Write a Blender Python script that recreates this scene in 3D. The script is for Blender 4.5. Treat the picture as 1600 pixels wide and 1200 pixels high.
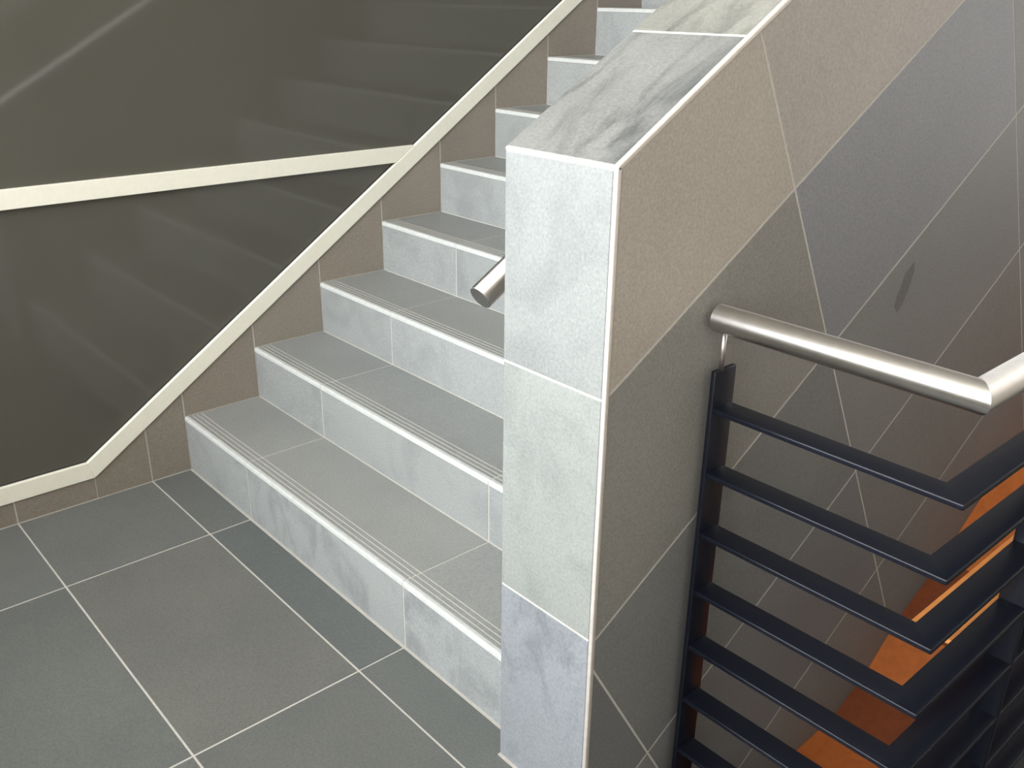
import bpy, math, random
from mathutils import Vector, Matrix

for o in list(bpy.data.objects):
    bpy.data.objects.remove(o, do_unlink=True)
S = bpy.context.scene
C = S.collection
random.seed(7)

# ------------------------------------------------------------------ camera
YAW, PITCH, ROLL = 0.8397, 0.3942, 0.0132
cam_d = bpy.data.cameras.new('camera')
cam = bpy.data.objects.new('camera', cam_d)
C.objects.link(cam)
fw = Vector((-math.sin(YAW) * math.cos(PITCH), math.cos(YAW) * math.cos(PITCH), -math.sin(PITCH)))
rt = Vector((math.cos(YAW), math.sin(YAW), 0))
up = rt.cross(fw)
r2 = rt * math.cos(ROLL) + up * math.sin(ROLL)
u2 = -rt * math.sin(ROLL) + up * math.cos(ROLL)
M = Matrix((r2, u2, -fw)).transposed().to_4x4()
M.translation = Vector((3.1382, -1.1911, 1.6529))
cam.matrix_world = M
cam_d.sensor_width = 36
cam_d.lens = 1456.9 / 1600 * 36
cam_d.clip_start = 0.05
S.camera = cam

# ------------------------------------------------------------------ world, daylight, exposure
W = bpy.data.worlds.new('sky')
S.world = W
W.use_nodes = True
W.node_tree.nodes['Background'].inputs[0].default_value = (0.75, 0.85, 1.0, 1)
W.node_tree.nodes['Background'].inputs[1].default_value = 0.4


def area_light(name, loc, target, sx, sy, power, col):
    d = bpy.data.lights.new(name, 'AREA')
    d.shape = 'RECTANGLE'
    d.size, d.size_y = sx, sy
    d.energy = power
    d.color = col
    o = bpy.data.objects.new(name, d)
    C.objects.link(o)
    o.location = loc
    v = Vector(target) - Vector(loc)
    o.rotation_euler = v.to_track_quat('-Z', 'Y').to_euler()
    return o


# daylight falling in through the glazed wall behind the camera
area_light('window_daylight', (-0.1, -7.40, 3.45), (-0.1, 0, 3.45), 10.2, 4.9, 2500, (0.94, 0.98, 1.0))
# daylight from the window at the far end of the landing, right of the stairs
area_light('far_window_daylight', (4.0, 6.28, 2.3), (4.0, 0, 2.3), 2.0, 3.0, 70, (1.0, 0.97, 0.95))
# added soft fill from above the landing, no lamp known there
area_light('overhead_fill_light', (3.9, -1.6, 6.12), (3.9, -1.6, 0), 1.2, 1.2, 15, (1.0, 0.91, 0.8))

S.view_settings.view_transform = 'Standard'
S.view_settings.look = 'None'
S.view_settings.gamma = 1
S.view_settings.use_curve_mapping = False
S.view_settings.exposure = 0.0


# ------------------------------------------------------------------ materials
def mat_base(name):
    m = bpy.data.materials.new(name)
    m.use_nodes = True
    nt = m.node_tree
    return m, nt, nt.nodes['Principled BSDF']


def stone(name, base, dark, cloud=0.35, vein=0.0, rough=0.5, spec=0.35, stretch=None):
    """Porcelain stone: object colour tints it, fine speckle + soft clouds + optional dark veining."""
    m, nt, b = mat_base(name)
    N, L = nt.nodes, nt.links
    tc = N.new('ShaderNodeTexCoord')
    oi = N.new('ShaderNodeObjectInfo')
    off = N.new('ShaderNodeVectorMath'); off.operation = 'SCALE'
    comb = N.new('ShaderNodeCombineXYZ')
    for i in range(3):
        L.new(oi.outputs['Random'], comb.inputs[i])
    L.new(comb.outputs[0], off.inputs[0]); off.inputs['Scale'].default_value = 37.0
    add = N.new('ShaderNodeVectorMath'); add.operation = 'ADD'
    L.new(tc.outputs['Object'], add.inputs[0]); L.new(off.outputs[0], add.inputs[1])

    def noise(scale, detail, rough_=0.6):
        n = N.new('ShaderNodeTexNoise')
        n.inputs['Scale'].default_value = scale
        n.inputs['Detail'].default_value = detail
        n.inputs['Roughness'].default_value = rough_
        L.new(add.outputs[0], n.inputs['Vector'])
        return n

    def rng(src, a, bb, lo, hi):
        r = N.new('ShaderNodeMapRange')
        r.inputs[1].default_value = a; r.inputs[2].default_value = bb
        r.inputs[3].default_value = lo; r.inputs[4].default_value = hi
        L.new(src, r.inputs[0])
        return r.outputs[0]

    cl = rng(noise(3.2, 5).outputs[0], 0.3, 0.7, 0, 1)
    mix = N.new('ShaderNodeMix'); mix.data_type = 'RGBA'
    mix.inputs['A'].default_value = (*dark, 1); mix.inputs['B'].default_value = (*base, 1)
    sc = N.new('ShaderNodeMath'); sc.operation = 'MULTIPLY_ADD'
    L.new(cl, sc.inputs[0]); sc.inputs[1].default_value = cloud; sc.inputs[2].default_value = 1 - cloud
    L.new(sc.outputs[0], mix.inputs['Factor'])
    sp = rng(noise(160, 3, 0.7).outputs[0], 0.3, 0.7, 0.84, 1.16)
    mul = N.new('ShaderNodeMix'); mul.data_type = 'RGBA'; mul.blend_type = 'MULTIPLY'
    mul.inputs['Factor'].default_value = 1
    L.new(mix.outputs['Result'], mul.inputs['A']); L.new(sp, mul.inputs['B'])
    mul2 = N.new('ShaderNodeMix'); mul2.data_type = 'RGBA'; mul2.blend_type = 'MULTIPLY'
    mul2.inputs['Factor'].default_value = 1
    L.new(mul.outputs['Result'], mul2.inputs['A']); L.new(oi.outputs['Color'], mul2.inputs['B'])
    out = mul2.outputs['Result']
    if vein > 0:
        n = noise(5.5, 8, 0.62); n.inputs['Distortion'].default_value = 0.6
        if stretch:
            mp = N.new('ShaderNodeMapping'); mp.inputs['Scale'].default_value = stretch
            L.new(add.outputs[0], mp.inputs[0]); L.new(mp.outputs[0], n.inputs['Vector'])
        v = rng(n.outputs[0], 0.36, 0.52, 1, 0)
        vm = N.new('ShaderNodeMix'); vm.data_type = 'RGBA'; vm.blend_type = 'MULTIPLY'
        vs = N.new('ShaderNodeMath'); vs.operation = 'MULTIPLY'; vs.inputs[1].default_value = vein
        L.new(v, vs.inputs[0]); L.new(vs.outputs[0], vm.inputs['Factor'])
        L.new(out, vm.inputs['A']); vm.inputs['B'].default_value = (0.45, 0.46, 0.48, 1)
        out = vm.outputs['Result']
    L.new(out, b.inputs['Base Color'])
    b.inputs['Roughness'].default_value = rough
    b.inputs['Specular IOR Level'].default_value = spec
    bp = N.new('ShaderNodeBump'); bp.inputs['Strength'].default_value = 0.06
    bp.inputs['Distance'].default_value = 0.002
    L.new(noise(220, 2).outputs[0], bp.inputs['Height'])
    L.new(bp.outputs[0], b.inputs['Normal'])
    return m


def plain(name, col, rough=0.5, metal=0.0, spec=0.5, var=0.06, scale=60, aniso=None):
    m, nt, b = mat_base(name)
    N, L = nt.nodes, nt.links
    tc = N.new('ShaderNodeTexCoord')
    mp = N.new('ShaderNodeMapping')
    if aniso:
        mp.inputs['Scale'].default_value = aniso
    L.new(tc.outputs['Object'], mp.inputs[0])
    n = N.new('ShaderNodeTexNoise'); n.inputs['Scale'].default_value = scale; n.inputs['Detail'].default_value = 3
    L.new(mp.outputs[0], n.inputs['Vector'])
    r = N.new('ShaderNodeMapRange')
    r.inputs[1].default_value = 0.3; r.inputs[2].default_value = 0.7
    r.inputs[3].default_value = 1 - var; r.inputs[4].default_value = 1 + var
    L.new(n.outputs[0], r.inputs[0])
    mx = N.new('ShaderNodeMix'); mx.data_type = 'RGBA'; mx.blend_type = 'MULTIPLY'
    mx.inputs['Factor'].default_value = 1
    mx.inputs['A'].default_value = (*col, 1); L.new(r.outputs[0], mx.inputs['B'])
    L.new(mx.outputs['Result'], b.inputs['Base Color'])
    b.inputs['Roughness'].default_value = rough
    b.inputs['Metallic'].default_value = metal
    b.inputs['Specular IOR Level'].default_value = spec
    return m


FLOORT = stone('dark_grey_porcelain', (0.138, 0.140, 0.133), (0.108, 0.112, 0.110), cloud=0.6, rough=0.5)
GREY = stone('grey_porcelain', (0.265, 0.268, 0.259), (0.21, 0.216, 0.213), cloud=0.6, rough=0.48)
RISER = stone('veined_grey_porcelain', (0.295, 0.303, 0.298), (0.25, 0.26, 0.259), cloud=0.6, vein=0.25, rough=0.48)
FACE = stone('warm_grey_porcelain', (0.33, 0.302, 0.272), (0.27, 0.25, 0.228), cloud=0.5, rough=0.55)
VEINED = stone('smudged_grey_porcelain', (0.30, 0.308, 0.305), (0.25, 0.26, 0.262), cloud=0.6, vein=0.45, rough=0.48, stretch=(1.6, 1.6, 1.0))
TAUPE = stone('taupe_porcelain', (0.27, 0.235, 0.20), (0.215, 0.19, 0.165), cloud=0.5, rough=0.46)
COPING = stone('clouded_porcelain', (0.215, 0.215, 0.203), (0.145, 0.145, 0.141), cloud=0.7, vein=0.95, rough=0.5, stretch=(1.5, 0.5, 0.5))
GROUT = plain('light_grout', (0.46, 0.44, 0.405), 0.85, spec=0.2)
NOSING = plain('pale_nosing', (0.50, 0.51, 0.50), 0.4)
TRIM = plain('pale_metal_trim', (0.52, 0.475, 0.44), 0.45, metal=0.2)
CREAM = plain('cream_lacquer', (0.80, 0.78, 0.68), 0.45, spec=0.4, var=0.02)
STEEL = plain('brushed_stainless', (0.70, 0.67, 0.64), 0.34, metal=1.0, var=0.04, scale=40)
def brushed(name, axis):
    m = plain(name, (0.72, 0.69, 0.66), 0.40, metal=1.0, var=0.04, scale=40)
    nt = m.node_tree
    c = nt.nodes.new('ShaderNodeCombineXYZ')
    for i in range(3): c.inputs[i].default_value = axis[i]
    b = nt.nodes['Principled BSDF']
    nt.links.new(c.outputs[0], b.inputs['Tangent'])
    b.inputs['Anisotropic'].default_value = 0.88
    return m


STEEL_X = brushed('brushed_stainless_cross', (1, 0, 0))
STEEL_Y = brushed('brushed_stainless_along', (0, 1, 0))
STEEL_P = brushed('brushed_stainless_pitch', (0, 0.8616, 0.5075))
STEEL_END = plain('dull_stainless', (0.33, 0.32, 0.30), 0.45, metal=1.0)
BLACK = plain('blue_black_paint', (0.005, 0.006, 0.011), 0.3, spec=0.3)
WHITE = plain('white_plaster', (0.72, 0.70, 0.66), 0.85, spec=0.2, scale=8)
WARMWALL = plain('beige_plaster', (0.55, 0.50, 0.43), 0.85, spec=0.2, scale=8)
JOINT_SHADE = plain('joint_shade_grey', (0.16, 0.155, 0.15), 0.7)
GASKET = plain('dark_gasket', (0.03, 0.03, 0.03), 0.6)
GLASS = plain('dark_tinted_glass', (0.088, 0.084, 0.070), 0.06, spec=0.4, var=0.04, scale=2)
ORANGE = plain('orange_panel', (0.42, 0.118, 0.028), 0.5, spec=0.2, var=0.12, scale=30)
ORANGE_LIT = plain('orange_lit_panel', (0.72, 0.27, 0.07), 0.45, spec=0.3, var=0.08, scale=30)  # same orange brightened: the lit ledge top is painted into the colour
ORANGE_SHADE = plain('orange_shaded_panel', (0.17, 0.045, 0.016), 0.5, spec=0.2, var=0.12, scale=30)  # same orange darkened: shade on the step faces painted into the colour


# ------------------------------------------------------------------ helpers
def link(name, me, mat, parent=None, loc=(0, 0, 0), color=None):
    o = bpy.data.objects.new(name, me)
    C.objects.link(o)
    o.location = loc
    if mat and not me.materials:
        me.materials.append(mat)
    if color:
        o.color = (*color, 1)
    if parent:
        o.parent = parent
        o.matrix_parent_inverse = Matrix.Translation(-parent.location)
    return o


def empty(name, loc=(0, 0, 0)):
    o = bpy.data.objects.new(name, None)
    o.empty_display_size = 0.1
    C.objects.link(o)
    o.location = loc
    return o


def tag(o, label=None, cat=None, group=None, kind=None):
    if label: o['label'] = label
    if cat: o['category'] = cat
    if group: o['group'] = group
    if kind: o['kind'] = kind
    return o


def offset_poly(P, d):
    """inset a convex CCW 2-D polygon by d"""
    n = len(P); out = []
    lines = []
    for i in range(n):
        a, b = P[i], P[(i + 1) % n]
        dx, dy = b[0] - a[0], b[1] - a[1]
        l = math.hypot(dx, dy)
        nx, ny = -dy / l, dx / l
        lines.append((a[0] + nx * d, a[1] + ny * d, dx / l, dy / l))
    for i in range(n):
        x1, y1, dx1, dy1 = lines[i - 1]
        x2, y2, dx2, dy2 = lines[i]
        det = dx1 * dy2 - dy1 * dx2
        if abs(det) < 1e-6:
            out.append((x2, y2)); continue
        t = ((x2 - x1) * dy2 - (y2 - y1) * dx2) / det
        out.append((x1 + dx1 * t, y1 + dy1 * t))
    return out


def clip(P, nx, ny, c):
    """keep nx*x+ny*y <= c"""
    out = []
    for i in range(len(P)):
        a, b = P[i], P[(i + 1) % len(P)]
        da, db = nx * a[0] + ny * a[1] - c, nx * b[0] + ny * b[1] - c
        if da <= 0: out.append(a)
        if da * db < 0:
            t = da / (da - db)
            out.append((a[0] + (b[0] - a[0]) * t, a[1] + (b[1] - a[1]) * t))
    res = []
    for q in out:
        if not res or math.hypot(q[0] - res[-1][0], q[1] - res[-1][1]) > 1e-5: res.append(q)
    if len(res) > 1 and math.hypot(res[0][0] - res[-1][0], res[0][1] - res[-1][1]) < 1e-5: res.pop()
    return res


def area2(P):
    return 0.5 * sum(P[i][0] * P[(i + 1) % len(P)][1] - P[(i + 1) % len(P)][0] * P[i][1] for i in range(len(P)))


TILE_CACHE = {}


def tile(name, P, origin, ux, uy, thick, mat, parent, gap=0.0045, ch=0.0012, color=None):
    """Slab with chamfered face. P: convex polygon in the (ux,uy) plane through origin,
    face normal = ux x uy, slab goes back by `thick`."""
    ux, uy = Vector(ux).normalized(), Vector(uy).normalized()
    nz = ux.cross(uy)
    if area2(P) < 0: P = P[::-1]
    A = offset_poly(P, gap / 2)
    if area2(A) < 2e-4: return None
    cx = sum(q[0] for q in A) / len(A); cy = sum(q[1] for q in A) / len(A)
    A = [(q[0] - cx, q[1] - cy) for q in A]
    B = offset_poly(A, ch)
    key = (tuple((round(a, 4), round(b, 4)) for a, b in A), tuple(round(v, 4) for v in (*ux, *uy)), thick, mat.name)
    me = TILE_CACHE.get(key)
    if me is None:
        n = len(A)
        V = [ux * a + uy * b - nz * thick for a, b in A] + [ux * a + uy * b - nz * ch for a, b in A] + [ux * a + uy * b for a, b in B]
        F = [list(range(n))[::-1], [2 * n + i for i in range(n)]]
        for k in (0, 1):
            for i in range(n):
                j = (i + 1) % n
                F.append([k * n + i, k * n + j, (k + 1) * n + j, (k + 1) * n + i])
        me = bpy.data.meshes.new(name)
        me.from_pydata([tuple(v) for v in V], [], F)
        TILE_CACHE[key] = me
    loc = Vector(origin) + ux * cx + uy * cy
    return link(name, me, mat, parent, loc, color)


def prism(name, pts, d0, d1, mat, parent=None, axis=0, bevel=0.0, segs=2):
    """extrude a polygon of the two other axes along `axis` from d0 to d1"""
    if axis == 0: f = lambda d, a, b: (d, a, b)
    elif axis == 1: f = lambda d, a, b: (a, d, b)
    else: f = lambda d, a, b: (a, b, d)
    n = len(pts)
    V = [f(d0, *q) for q in pts] + [f(d1, *q) for q in pts]
    c = Vector([sum(v[i] for v in V) / len(V) for i in range(3)])
    V = [tuple(Vector(v) - c) for v in V]
    F = [list(range(n))[::-1], [n + i for i in range(n)]] + [[i, (i + 1) % n, n + (i + 1) % n, n + i] for i in range(n)]
    me = bpy.data.meshes.new(name)
    me.from_pydata(V, [], F)
    import bmesh
    bm = bmesh.new(); bm.from_mesh(me)
    bmesh.ops.recalc_face_normals(bm, faces=bm.faces)
    if bevel > 0:
        bmesh.ops.bevel(bm, geom=[e for e in bm.edges], offset=bevel, segments=segs, profile=0.5, affect='EDGES', clamp_overlap=True)
        for fc in bm.faces: fc.smooth = segs > 1
    bm.to_mesh(me); bm.free()
    o = link(name, me, mat, parent, c)
    return o


def box(name, x0, x1, y0, y1, z0, z1, mat, parent=None, bevel=0.0, segs=2):
    return prism(name, [(y0, z0), (y1, z0), (y1, z1), (y0, z1)], x0, x1, mat, parent, 0, bevel, segs)


def tube(name, path, r, mat, parent=None, n=32, caps=True, only=None):
    """tube along a polyline with mitred corners (flat-shaded seams at mitres)"""
    P = [Vector(q) for q in path]
    c = sum(P, Vector()) / len(P)
    V, F = [], []
    for s in range(len(P) - 1):
        if only is not None and s != only: continue
        d = (P[s + 1] - P[s]).normalized()
        ref = Vector((0, 0, 1)) if abs(d.z) < 0.9 else Vector((0, 1, 0))
        e1 = d.cross(ref).normalized(); e2 = d.cross(e1)
        base = len(V)
        for end in (0, 1):
            k = s + end
            if 0 < k < len(P) - 1:
                din = (P[k] - P[k - 1]).normalized(); dout = (P[k + 1] - P[k]).normalized()
                nn = (din + dout).normalized()
            else:
                nn = d
            for i in range(n):
                a = 2 * math.pi * i / n
                q = P[s] + (e1 * math.cos(a) + e2 * math.sin(a)) * r
                t = (P[k] - q).dot(nn) / d.dot(nn)
                V.append(tuple(q + d * t - c))
        for i in range(n):
            j = (i + 1) % n
            F.append([base + i, base + j, base + n + j, base + n + i])
        if caps and s == 0: F.append([base + i for i in range(n)][::-1])
        if caps and s == len(P) - 2: F.append([base + n + i for i in range(n)])
    me = bpy.data.meshes.new(name)
    me.from_pydata(V, [], F)
    import bmesh
    bm = bmesh.new(); bm.from_mesh(me)
    bmesh.ops.recalc_face_normals(bm, faces=bm.faces)
    for fc in bm.faces: fc.smooth = len(fc.verts) == 4
    bm.to_mesh(me); bm.free()
    return link(name, me, mat, parent, c)


def jit(base=(1, 1, 1), amt=0.05, warm=0.02):
    k = 1 + random.uniform(-amt, amt); w = random.uniform(-warm, warm)
    return (base[0] * k * (1 + w), base[1] * k, base[2] * k * (1 - w))


# ------------------------------------------------------------------ key dimensions (metres)
H, G = 0.2011, 0.3015            # riser, going
Z0 = -0.0155                     # landing floor
XJ = [0.0, 0.4808, 1.3808]       # joints across the stair
XP0, XP1 = 1.8506, 2.1237        # parapet faces
YE = -0.0592                     # parapet end face
NST = 13
SL = 0.589                       # parapet pitch
TOP0 = 1.403 - SL * YE           # parapet top line z at y = 0
TK = 0.010                       # tile thickness
fr_lo = lambda y: 0.300 + 0.667 * y
fr_hi = lambda y: 0.374 + 0.667 * y
YK_LO, YK_HI = -0.346, -0.363    # where the frame bends to follow the landing
ZK_LO, ZK_HI = fr_lo(YK_LO), fr_hi(YK_HI)
XR = 5.2; YS = -1.75; XL = -5.5; YB = -7.5; YF = 6.4; ZC = 6.2; XV = 2.665; YV = 0.19

# ------------------------------------------------------------------ floor
floor = prism('floor', [(XL, YB), (XR, YB), (XR, YV), (XV, YV), (XP1 - 0.1, YV), (XP1 - 0.1, 0.0), (-0.2, 0.0), (-0.2, YS), (XL, YS)],
              Z0 - 0.25, Z0 - 0.0010, GROUT, None, 2)
tag(floor, 'dark grey square-laid tile floor of the landing in front of the stairs', kind='structure')
xs = [0.0, 0.4808] + [0.4808 + 0.9 * i for i in range(1, 6)]
xs[-1] = XR
ys = [-0.004, -0.1504] + [-0.1504 - 0.4616 * i for i in range(1, 17)]
ys[-1] = YB
tone = {(0, 1): (1.02, 1.03, 1.03), (1, 1): (1.02, 1.0, 0.97), (1, 0): (0.86, 0.90, 0.92), (0, 2): (0.95, 0.97, 0.99), (1, 2): (0.93, 0.95, 0.95)}
for i in range(len(xs) - 1):
    for j in range(len(ys) - 1):
        t = tone.get((i, j), jit((0.97, 0.98, 0.98), 0.05, 0.015))
        P = [(xs[i], ys[j + 1]), (xs[i + 1], ys[j + 1]), (xs[i + 1], ys[j]), (xs[i], ys[j])]
        if i >= 2 and j == 0:
            continue
        tile('tile', P, (0, 0, Z0), (1, 0, 0), (0, 1, 0), TK, FLOORT, floor, gap=0.005, color=t)
# strip tiles along the stair line, in front of and beside the parapet
g_ = 0.0025
lt = prism('tile', [(1.3808 + g_, ys[1] + g_), (XP1 - 0.001, ys[1] + g_), (XP1 - 0.001, YE - g_), (XP0 - g_, YE - g_), (XP0 - g_, -0.004 - g_), (1.3808 + g_, -0.004 - g_)],
           Z0 - TK, Z0, FLOORT, floor, 2)
lt.color = (0.90, 0.93, 0.93, 1)
tile('tile', [(XP1, ys[1]), (XV, ys[1]), (XV, YV), (XP1, YV)], (0, 0, Z0), (1, 0, 0), (0, 1, 0), TK, FLOORT, floor, gap=0.005, color=(0.92, 0.94, 0.94))
for a, b in ((XV, 3.1808), (3.1808, 4.0808), (4.0808, XR)):
    tile('tile', [(a, ys[1]), (b, ys[1]), (b, YV), (a, YV)], (0, 0, Z0), (1, 0, 0), (0, 1, 0), TK, FLOORT, floor, gap=0.005, color=(0.92, 0.94, 0.94))
for i in range(7):
    for j in range(4, len(ys) - 1):
        tile('tile', [(-0.9 * (i + 1) + 0.0, ys[j + 1]), (-0.9 * i, ys[j + 1]), (-0.9 * i, ys[j]), (-0.9 * (i + 1), ys[j])] if i < 6 else [(XL, ys[j + 1]), (-5.4, ys[j + 1]), (-5.4, ys[j]), (XL, ys[j])],
             (0, 0, Z0), (1, 0, 0), (0, 1, 0), TK, FLOORT, floor, gap=0.005, color=jit((0.97, 0.98, 0.98)))

# ------------------------------------------------------------------ staircase
stair = empty('staircase', (0.9, 0, Z0))
tag(stair, 'grey tiled staircase with white nosings rising between the glass screen and half-wall', 'staircase')
XE = [0.0, 0.4808, 1.3808, XP0]
rt_ = [1.0, 1.0, 0.97]
for k in range(1, NST + 1):
    y0, y1 = (k - 1) * G, k * G
    z1 = k * H
    zb = Z0 if k == 1 else (k - 1) * H
    yend = y1 if k < NST else YF - 0.01
    stp = box('step', 0.0005, XP0 - 0.001, y0 + 0.0012, min(yend + 0.05, YF - 0.01), (Z0 - 0.2) if k == 1 else zb - 0.2, z1 - 0.001, GROUT, stair)
    for i in range(3):
        xa, xb = XE[i], XE[i + 1]
        # tread tile
        tile('tread_tile', [(xa, y0 + 0.012), (xb, y0 + 0.012), (xb, yend), (xa, yend)], (0, 0, z1), (1, 0, 0), (0, 1, 0), TK, GREY, stp,
             gap=0.0036, color=jit((0.98, 0.99, 1.0), 0.04, 0.012))
        # riser tile
        tile('riser_tile', [(xa, zb), (xb, zb), (xb, z1 - 0.0135), (xa, z1 - 0.0135)], (0, y0, 0), (1, 0, 0), (0, 0, 1), TK, VEINED if (k == 1 and i > 0) else RISER, stp,
             gap=0.0042, color=jit((0.99, 1.0, 1.01), 0.05, 0.01))
        # bull-nosed tread edge
        q = [(y0 + 0.0135, z1 + 0.0002), (y0 + 0.0045, z1 + 0.0002), (y0 + 0.001, z1 - 0.0015), (y0 - 0.001, z1 - 0.005),
             (y0 - 0.0015, z1 - 0.015), (y0 + 0.0135, z1 - 0.015)]
        prism('nosing', q, xa + 0.0008, xb - 0.0008, NOSING, stp, 0)
    for dy in (0.027, 0.044, 0.061):
        box('grip_line', 0.003, XP0 - 0.003, y0 + dy - 0.0015, y0 + dy + 0.0015, z1 - 0.002, z1 + 0.0004, GROUT, stp)

# ------------------------------------------------------------------ left wall: skirting tiles below the glass screen
wl = empty('wall_left', (0, 0, Z0))
tag(wl, 'taupe tiled skirting wall stepping up the left side of the stairs', kind='structure')
core = [(YS, Z0 - 0.3), (YF, Z0 - 0.3), (YF, fr_lo(YF)), (YK_LO, ZK_LO), (YS, ZK_LO)]
prism('backing', core, -0.15, -0.001, GROUT, wl, 0)
# (ux, uy) chosen so the face looks towards +X : ux = +Y, uy = +Z
def wtile(P, col):
    tile('tile', P, (0, 0, 0), (0, 1, 0), (0, 0, 1), TK, TAUPE, wl, gap=0.004, color=col)
yj = [ys[1] - 0.4616 * i for i in range(0, 4)] + [YS]
for i in range(len(yj) - 1):
    a, b = yj[i + 1], yj[i]
    if i == 0:
        # ground cell with the bend of the frame
        wtile([(a, Z0), (YK_LO, Z0), (YK_LO, ZK_LO), (a, ZK_LO)], (0.90, 0.90, 0.88))
    else:
        wtile([(a, Z0), (b, Z0), (b, ZK_LO), (a, ZK_LO)], jit((0.92, 0.9, 0.88), 0.05))
wl_b = prism('tile', [(YK_LO + 0.0005, Z0 + 0.002), (ys[1] - 0.002, Z0 + 0.002), (ys[1] - 0.002, fr_lo(ys[1]) - 0.002), (YK_LO + 0.0005, ZK_LO - 0.002)], -TK, 0, TAUPE, wl, 0)
wl_b.color = (0.90, 0.90, 0.88, 1)
wtile([(ys[1], Z0), (0.0, Z0), (0.0, fr_lo(0)), (ys[1], fr_lo(ys[1]))], (0.93, 0.93, 0.92))
for k in range(1, NST + 1):
    a, b = (k - 1) * G, k * G
    wtile([(a, k * H), (b, k * H), (b, fr_lo(b)), (a, fr_lo(a))], jit((1.0, 1.0, 1.0), 0.05, 0.02))

# ------------------------------------------------------------------ glass screen with cream frame
gs = empty('glass_screen', (0, 0, ZK_LO))
tag(gs, 'dark tinted glass screen in a cream frame following the stairs on the left', 'glass screen')
FX0, FX1 = -0.05, 0.006
ZM0, ZM1 = 1.0315, 1.0925
ytop = (ZC - 0.374) / 0.667
prism('bottom_rail', [(YS, ZK_LO), (YK_LO, ZK_LO), (YK_HI, ZK_HI), (YS, ZK_HI)], FX0, FX1, CREAM, gs, 0, 0.0015, 1)
prism('sloped_rail', [(YK_LO, ZK_LO), (YF, fr_lo(YF)), (YF, fr_hi(YF)), (YK_HI, ZK_HI)], FX0, FX1, CREAM, gs, 0, 0.0015, 1)
ym0, ym1 = (ZM0 - 0.374) / 0.667, (ZM1 - 0.374) / 0.667
prism('middle_rail', [(YS, ZM0), (ym0, ZM0), (ym1, ZM1), (YS, ZM1)], FX0, FX1 - 0.001, CREAM, gs, 0, 0.0015, 1)
# dark gasket line along the pane edge
gk = 0.004
prism('gasket', [(YS, ZK_HI), (YK_HI, ZK_HI), (YK_HI - 0.002, ZK_HI + gk), (YS, ZK_HI + gk)], -0.03, -0.008, GASKET, gs, 0)
prism('gasket', [(YK_HI, ZK_HI), (YF, fr_hi(YF)), (YF, fr_hi(YF) + gk * 1.2), (YK_HI - 0.002, ZK_HI + gk)], -0.03, -0.008, GASKET, gs, 0)
tag(prism('glass_pane', [(YS, ZK_HI), (YK_HI, ZK_HI), (ym0, ZM0), (YS, ZM0)], -0.028, -0.012, GLASS, gs, 0), 'lower dark glass pane')
tag(prism('glass_pane', [(YS, ZM1), (ym1, ZM1), (YF, fr_hi(YF)), (YF, ZC), (YS, ZC)], -0.028, -0.012, GLASS, gs, 0), 'upper dark glass pane')

box('end_post', FX0, FX1, YS - 0.06, YS, Z0, ZC, CREAM, gs, 0.0015, 1)
# ------------------------------------------------------------------ half-wall (parapet) between the flights
pw = empty('wall_parapet', ((XP0 + XP1) / 2, YE, Z0))
tag(pw, 'tiled half-wall with a sloping light grey coping beside the stairs', kind='structure')
YPF = 5.2
top = lambda y: TOP0 + SL * y
inn = 0.0008
core = [(YE + inn, -1.6), (YPF, -1.6), (YPF, top(YPF) - inn), (YE + inn, top(YE + inn) - inn)]
prism('backing', core, XP0 + inn, XP1 - inn, GROUT, pw, 0)
TR = 0.008
# end face : normal -Y  (ux = +X, uy = +Z)
ez = [Z0, 0.4693, 0.9908, 1.403]
ecol = [(0.78, 0.80, 0.87), (0.85, 0.86, 0.83), (0.76, 0.765, 0.76)]
for i in range(3):
    zt = ez[i + 1] - (0.0055 if i == 2 else 0)
    tile('end_tile', [(XP0 - 0.002, ez[i]), (XP1 - TR, ez[i]), (XP1 - TR, zt), (XP0 - 0.002, zt)], (0, YE, 0), (1, 0, 0), (0, 0, 1), 0.009, VEINED if i == 0 else RISER, pw, gap=0.004, color=ecol[i])
# corner trims
box('corner_trim', XP1 - TR, XP1 + 0.0015, YE - 0.0015, YE + TR, Z0, 1.403, TRIM, pw, 0.002, 2)
box('corner_trim', XP0, XP1 - TR + 0.001, YE - 0.0012, YE + TR, 1.403 - 0.0055, 1.403 + 0.001, TRIM, pw, 0.002, 2)
prism('corner_trim', [(YE, top(YE) - TR * 1.16), (YPF, top(YPF) - TR * 1.16), (YPF, top(YPF) + 0.0012), (YE, top(YE) + 0.0012)], XP1 - TR, XP1 + 0.0015, TRIM, pw, 0, 0.0018, 1)
box('joint_shade', XP1 - TR - 0.0014, XP1 - TR + 0.0002, YE - 0.0004, YE + 0.004, Z0, 1.403 - TR, JOINT_SHADE, pw)  # shadow line beside the trim, painted as a thin dark strip
# right face, tiles laid along the pitch : normal +X (ux = +Y, uy = +Z)
ca = math.atan(SL); cs, sn = math.cos(ca), math.sin(ca)
to_yz = lambda s, t: (s * cs - t * sn, s * sn + t * cs)
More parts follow.
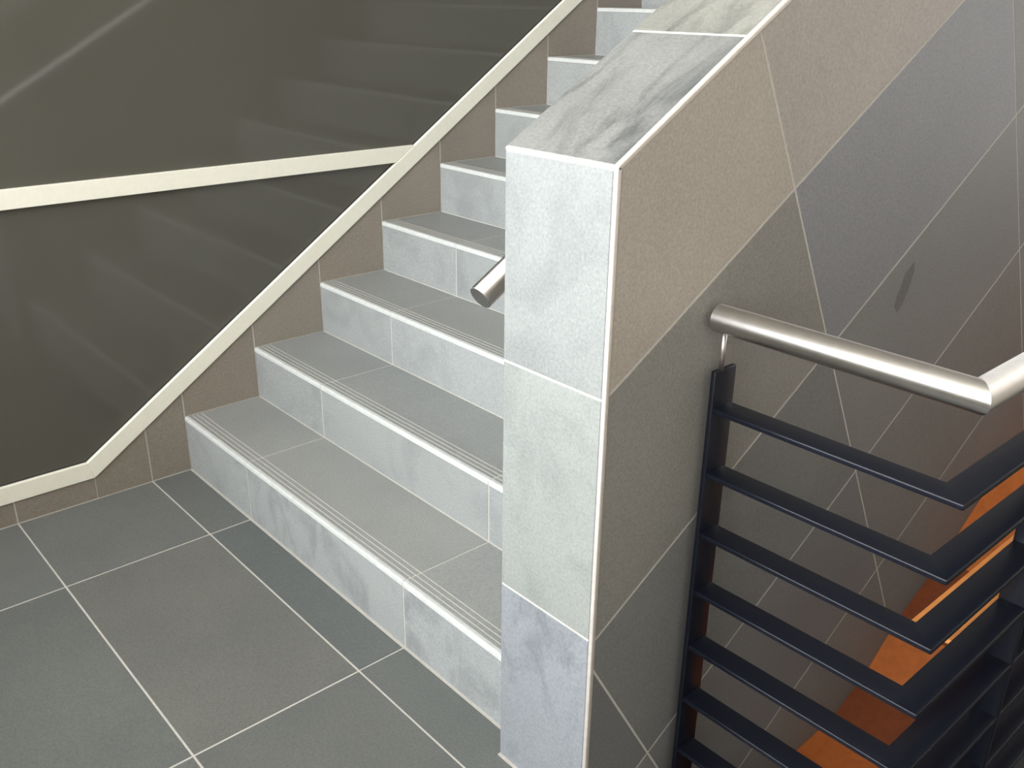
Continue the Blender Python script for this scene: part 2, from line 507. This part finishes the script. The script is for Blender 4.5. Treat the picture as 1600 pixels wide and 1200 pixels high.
# rows are measured as z at y = 0 of each joint
zrow = [TOP0, 1.031, 0.502, -0.035, -0.585, -1.12, -1.655]
tr = [z * cs for z in zrow]
sc_ = [0.158 - 0.9, 0.158, 1.066, 1.985, 2.9, 3.8, 4.7, 5.6]
fcol = {(0, 1): (1.04, 1.02, 1.0), (0, 2): (0.96, 0.95, 0.97), (1, 1): (0.64, 0.68, 0.70), (1, 2): (0.61, 0.675, 0.81), (2, 1): (0.49, 0.545, 0.60), (2, 2): (0.56, 0.61, 0.67),  # tile variety, plus shade painted in: lower rows tinted darker
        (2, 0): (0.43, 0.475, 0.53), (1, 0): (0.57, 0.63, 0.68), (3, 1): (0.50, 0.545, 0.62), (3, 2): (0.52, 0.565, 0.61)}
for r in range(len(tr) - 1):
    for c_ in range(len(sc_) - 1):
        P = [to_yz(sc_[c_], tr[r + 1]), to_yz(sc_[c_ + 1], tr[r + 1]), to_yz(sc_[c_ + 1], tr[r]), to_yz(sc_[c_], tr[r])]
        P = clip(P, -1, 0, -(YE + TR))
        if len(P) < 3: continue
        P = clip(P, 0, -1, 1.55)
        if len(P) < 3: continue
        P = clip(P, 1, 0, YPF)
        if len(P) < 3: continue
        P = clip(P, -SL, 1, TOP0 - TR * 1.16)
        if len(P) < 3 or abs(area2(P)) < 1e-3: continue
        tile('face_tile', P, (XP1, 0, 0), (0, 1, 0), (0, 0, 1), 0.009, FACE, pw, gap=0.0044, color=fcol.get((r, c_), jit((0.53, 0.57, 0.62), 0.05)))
# greasy smudge on one face tile
sm = [(0.985, 0.955), (1.005, 0.935), (1.025, 0.95), (1.045, 0.985), (1.06, 1.03), (1.052, 1.06), (1.03, 1.045), (1.012, 1.035), (1.0, 1.0), (0.988, 0.98)]
st = prism('smudge', sm, XP1 - 0.0005, XP1 + 0.0002, FACE, pw, 0)
st.color = (0.36, 0.39, 0.42, 1); st['label'] = 'dark greasy smudge'
# left (stair-side) face : normal -X (ux = -Y, uy = +Z)
for r in range(0, 4):
    for c_ in range(len(sc_) - 1):
        P = [to_yz(sc_[c_], tr[r + 1]), to_yz(sc_[c_ + 1], tr[r + 1]), to_yz(sc_[c_ + 1], tr[r]), to_yz(sc_[c_], tr[r])]
        for cl_ in ((-1, 0, -YE), (0, -1, -Z0), (1, 0, YPF), (-SL, 1, TOP0)):
            P = clip(P, *cl_)
            if len(P) < 3: break
        if len(P) < 3 or abs(area2(P)) < 1e-3: continue
        tile('face_tile', [(-a, b) for a, b in P], (XP0, 0, 0), (0, -1, 0), (0, 0, 1), 0.009, TAUPE, pw, gap=0.0034, color=jit((1, 1, 1), 0.05))
# coping tiles on the slope : ux = +X, uy = up the slope
ay = [YE + 0.001, 0.265] + [0.265 + 0.9 * cs * i for i in range(1, 7)]
for i in range(len(ay) - 1):
    a, b = ay[i], min(ay[i + 1], YPF)
    if b - a < 0.05: break
    tile('coping_tile', [(XP0 - 0.0025, a / cs), (XP1 - TR, a / cs), (XP1 - TR, b / cs), (XP0 - 0.0025, b / cs)], (0, 0, TOP0), (1, 0, 0), (0, cs, sn), 0.009, COPING, pw, gap=0.005,
         color=[(0.98, 0.98, 0.98), (1.15, 1.13, 1.05), (1.1, 1.1, 1.08)][min(i, 2)])
box('base_trim', XP0, XP1 + 0.002, YE - 0.006, YE, Z0 - 0.001, Z0 + 0.004, TRIM, pw)

# ------------------------------------------------------------------ handrail on the stair side of the half-wall
hr = empty('wall_handrail', (1.785, -0.06, 1.1))
tag(hr, 'brushed steel tube handrail poking out from behind the half-wall end', 'handrail')
hx = 1.785; hy, hz = -0.064, 1.104
hl = 4.6
hend = (hx, hy + hl * cs, hz + hl * sn)
tube('rail_tube', [(hx, hy, hz), hend], 0.0262, STEEL_P, hr, 40)
tube('end_cap', [(hx, hy - 0.0012 * cs, hz - 0.0012 * sn), (hx, hy + 0.001 * cs, hz + 0.001 * sn)], 0.0255, STEEL_END, hr, 40)
for s in (0.5, 1.7, 2.9, 4.1):
    y, z = hy + s * cs, hz + s * sn
    tube('bracket', [(hx, y, z - 0.02), (hx, y, z - 0.06), (XP0 + 0.001, y, z - 0.06)], 0.007, STEEL, hr, 14)

# ------------------------------------------------------------------ balustrade
bl = empty('balustrade', (2.149, 0.25, Z0))
tag(bl, 'black flat-bar balustrade with brushed steel handrail turning a corner', 'balustrade')
BX0, BX1 = 2.1535, 2.651
BI = 2.594
BY0, BY1 = 0.222, 0.279
LY = 4.0
ry, rz = 0.236, 1.0895
hp = [(2.137, ry, rz), (2.633, ry, rz), (2.633, LY, rz)]
tube('handrail', hp, 0.0272, STEEL_X, bl, 48, only=0)
tube('handrail', hp, 0.0272, STEEL_Y, bl, 48, only=1)
box('post', 2.1435, 2.1545, BY0 - 0.002, 0.288, -0.35, 0.986, BLACK, bl, 0.0016, 2)
tube('support_pin', [(2.150, 0.242, 0.98), (2.150, 0.242, rz - 0.02)], 0.0052, STEEL, bl, 16)
post_y = [0.70, 1.9, 3.1]
for py in post_y:
    box('post', BI - 0.001, BX1 + 0.0005, py, py + 0.011, -0.35, 0.986, BLACK, bl, 0.0016, 2)
    tube('support_pin', [(2.631, py + 0.006, 0.98), (2.631, py + 0.006, rz - 0.02)], 0.0052, STEEL, bl, 16)
for z in [0.909, 0.766, 0.6245, 0.482, 0.338, 0.193, 0.045, -0.10]:
    prism('flat_bar', [(BX0, BY0), (BX1, BY0), (BX1, LY), (BI, LY), (BI, BY1), (BX0, BY1)], z - 0.0115, z, BLACK, bl, 2, 0.0028, 3)

# ------------------------------------------------------------------ stair well below
# folded orange steps rising inside the narrow well beside the half-wall
lw = empty('lower_steps', (2.35, 1.4, -0.4))
tag(lw, 'orange lower steps with painted lit and shaded faces in the stair well seen through the black bars', 'steps')
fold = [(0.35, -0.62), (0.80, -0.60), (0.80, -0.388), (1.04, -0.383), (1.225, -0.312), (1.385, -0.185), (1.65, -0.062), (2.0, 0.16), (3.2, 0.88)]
mats = [ORANGE_SHADE, ORANGE_SHADE, ORANGE, ORANGE_SHADE, ORANGE, ORANGE_SHADE, ORANGE, ORANGE]  # lit and shaded faces painted as lighter and darker orange
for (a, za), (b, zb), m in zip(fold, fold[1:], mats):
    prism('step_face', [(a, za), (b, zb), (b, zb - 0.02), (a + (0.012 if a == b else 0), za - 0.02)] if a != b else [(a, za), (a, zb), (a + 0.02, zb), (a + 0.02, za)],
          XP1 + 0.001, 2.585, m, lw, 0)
tag(box('orange_ledge', 2.497, 2.588, 0.51, 1.55, 0.447, 0.458, ORANGE_LIT, lw, 0.001, 1), 'orange ledge with its lit tone painted in')
fl2 = box('floor_bottom', XP1 - 0.3, XR, YV - 1.0, YF, -1.75, -1.6, GASKET)
tag(fl2, 'dark floor at the bottom of the stair well', kind='structure')

# ------------------------------------------------------------------ room shell
wr = box('wall_right', XR, XR + 0.15, YB, YF, -1.7, ZC, WARMWALL); tag(wr, 'beige plaster wall on the right of the landing', kind='structure')
wf = empty('wall_far', (2.5, YF, 0)); tag(wf, 'plaster wall at the top of the stairs', kind='structure')
FXA, FXB, FZA, FZB = 3.0, 5.0, 0.8, 3.8
box('wall_panel', -0.2, FXA, YF, YF + 0.15, -1.7, ZC, WHITE, wf)
box('wall_panel', FXB, XR, YF, YF + 0.15, -1.7, ZC, WHITE, wf)
box('wall_panel', FXA, FXB, YF, YF + 0.15, -1.7, FZA, WHITE, wf)
box('wall_panel', FXA, FXB, YF, YF + 0.15, FZB, ZC, WHITE, wf)
w2 = empty('window_2', (4.0, YF, FZA)); tag(w2, 'tall window at the far end of the landing', kind='structure')
for x in (FXA + 0.03, FXB - 0.03):
    box('window_frame', x - 0.03, x + 0.03, YF + 0.04, YF + 0.10, FZA, FZB, STEEL, w2)
for z in (FZA + 0.03, FZB - 0.03):
    box('window_frame', FXA, FXB, YF + 0.04, YF + 0.10, z - 0.03, z + 0.03, STEEL, w2)
wk = box('wall_side', XL - 0.15, XL, YB, YS, -0.3, ZC, WHITE); tag(wk, 'plaster wall left of the entrance area', kind='structure')
wm = box('wall_return', XL - 0.15, -0.2, YS, YS + 0.15, -0.3, ZC, WHITE); tag(wm, 'plaster return wall behind the glass screen', kind='structure')
wg = box('wall_behind_glass', -0.35, -0.2, YS + 0.15, YF, -0.3, ZC, GASKET); tag(wg, 'dark wall behind the tinted glass', kind='structure')
ce = box('ceiling', XL - 0.15, XR + 0.15, YB - 0.15, YF + 0.15, ZC, ZC + 0.15, WHITE); tag(ce, 'white plaster ceiling', kind='structure')
wb = empty('wall_back', (2.5, YB, 0)); tag(wb, 'plaster wall around the window behind the viewer', kind='structure')
WX0, WX1, WZ0, WZ1 = -5.2, 5.0, 1.0, 5.9
box('wall_panel', XL - 0.15, WX0, YB - 0.15, YB, -0.3, ZC, WHITE, wb)
box('wall_panel', WX1, XR + 0.15, YB - 0.15, YB, -0.3, ZC, WHITE, wb)
box('wall_panel', WX0, WX1, YB - 0.15, YB, -0.3, WZ0, WHITE, wb)
box('wall_panel', WX0, WX1, YB - 0.15, YB, WZ1, ZC, WHITE, wb)
wn = empty('window_1', (1.7, YB, WZ0)); tag(wn, 'large aluminium framed window behind the viewer', kind='structure')
for x in (WX0 + 0.03, -2.6, -0.67, 1.27, 3.17, WX1 - 0.03):
    box('window_frame', x - 0.03, x + 0.03, YB - 0.10, YB - 0.04, WZ0, WZ1, STEEL, wn)
for z in (WZ0 + 0.03, 3.4, WZ1 - 0.03):
    box('window_frame', WX0, WX1, YB - 0.10, YB - 0.04, z - 0.03, z + 0.03, STEEL, wn)
PANE, nt, b_ = mat_base('clear_glass')
b_.inputs['Transmission Weight'].default_value = 1.0
b_.inputs['Roughness'].default_value = 0.0
for xa, xb in ((WX0 + 0.06, -2.63), (-2.57, -0.7), (-0.64, 1.24), (1.30, 3.14), (3.20, WX1 - 0.06)):
    for za, zb in ((WZ0 + 0.06, 3.37), (3.43, WZ1 - 0.06)):
        box('pane', xa, xb, YB - 0.073, YB - 0.067, za, zb, PANE, wn)
lo = box('shade_wall', -0.6, XR, -2.75, -2.6, Z0, 1.15, WHITE); tag(lo, 'unseen low plaster wall added behind the viewer to shade the floor', kind='structure')  # unseen blocker, added to shade the floor and the wall bases
cl_ = empty('fill_light_panel', (3.9, -1.6, ZC)); tag(cl_, 'unseen square frame added around the overhead fill', 'fill light')  # added frame for the overhead fill, out of view
for (a, b, c, d) in ((3.26, 3.30, -2.24, -0.96), (4.50, 4.54, -2.24, -0.96), (3.30, 4.50, -2.24, -2.20), (3.30, 4.50, -1.0, -0.96)):
    box('fill_panel_frame', a, b, c, d, ZC - 0.06, ZC, WHITE, cl_)
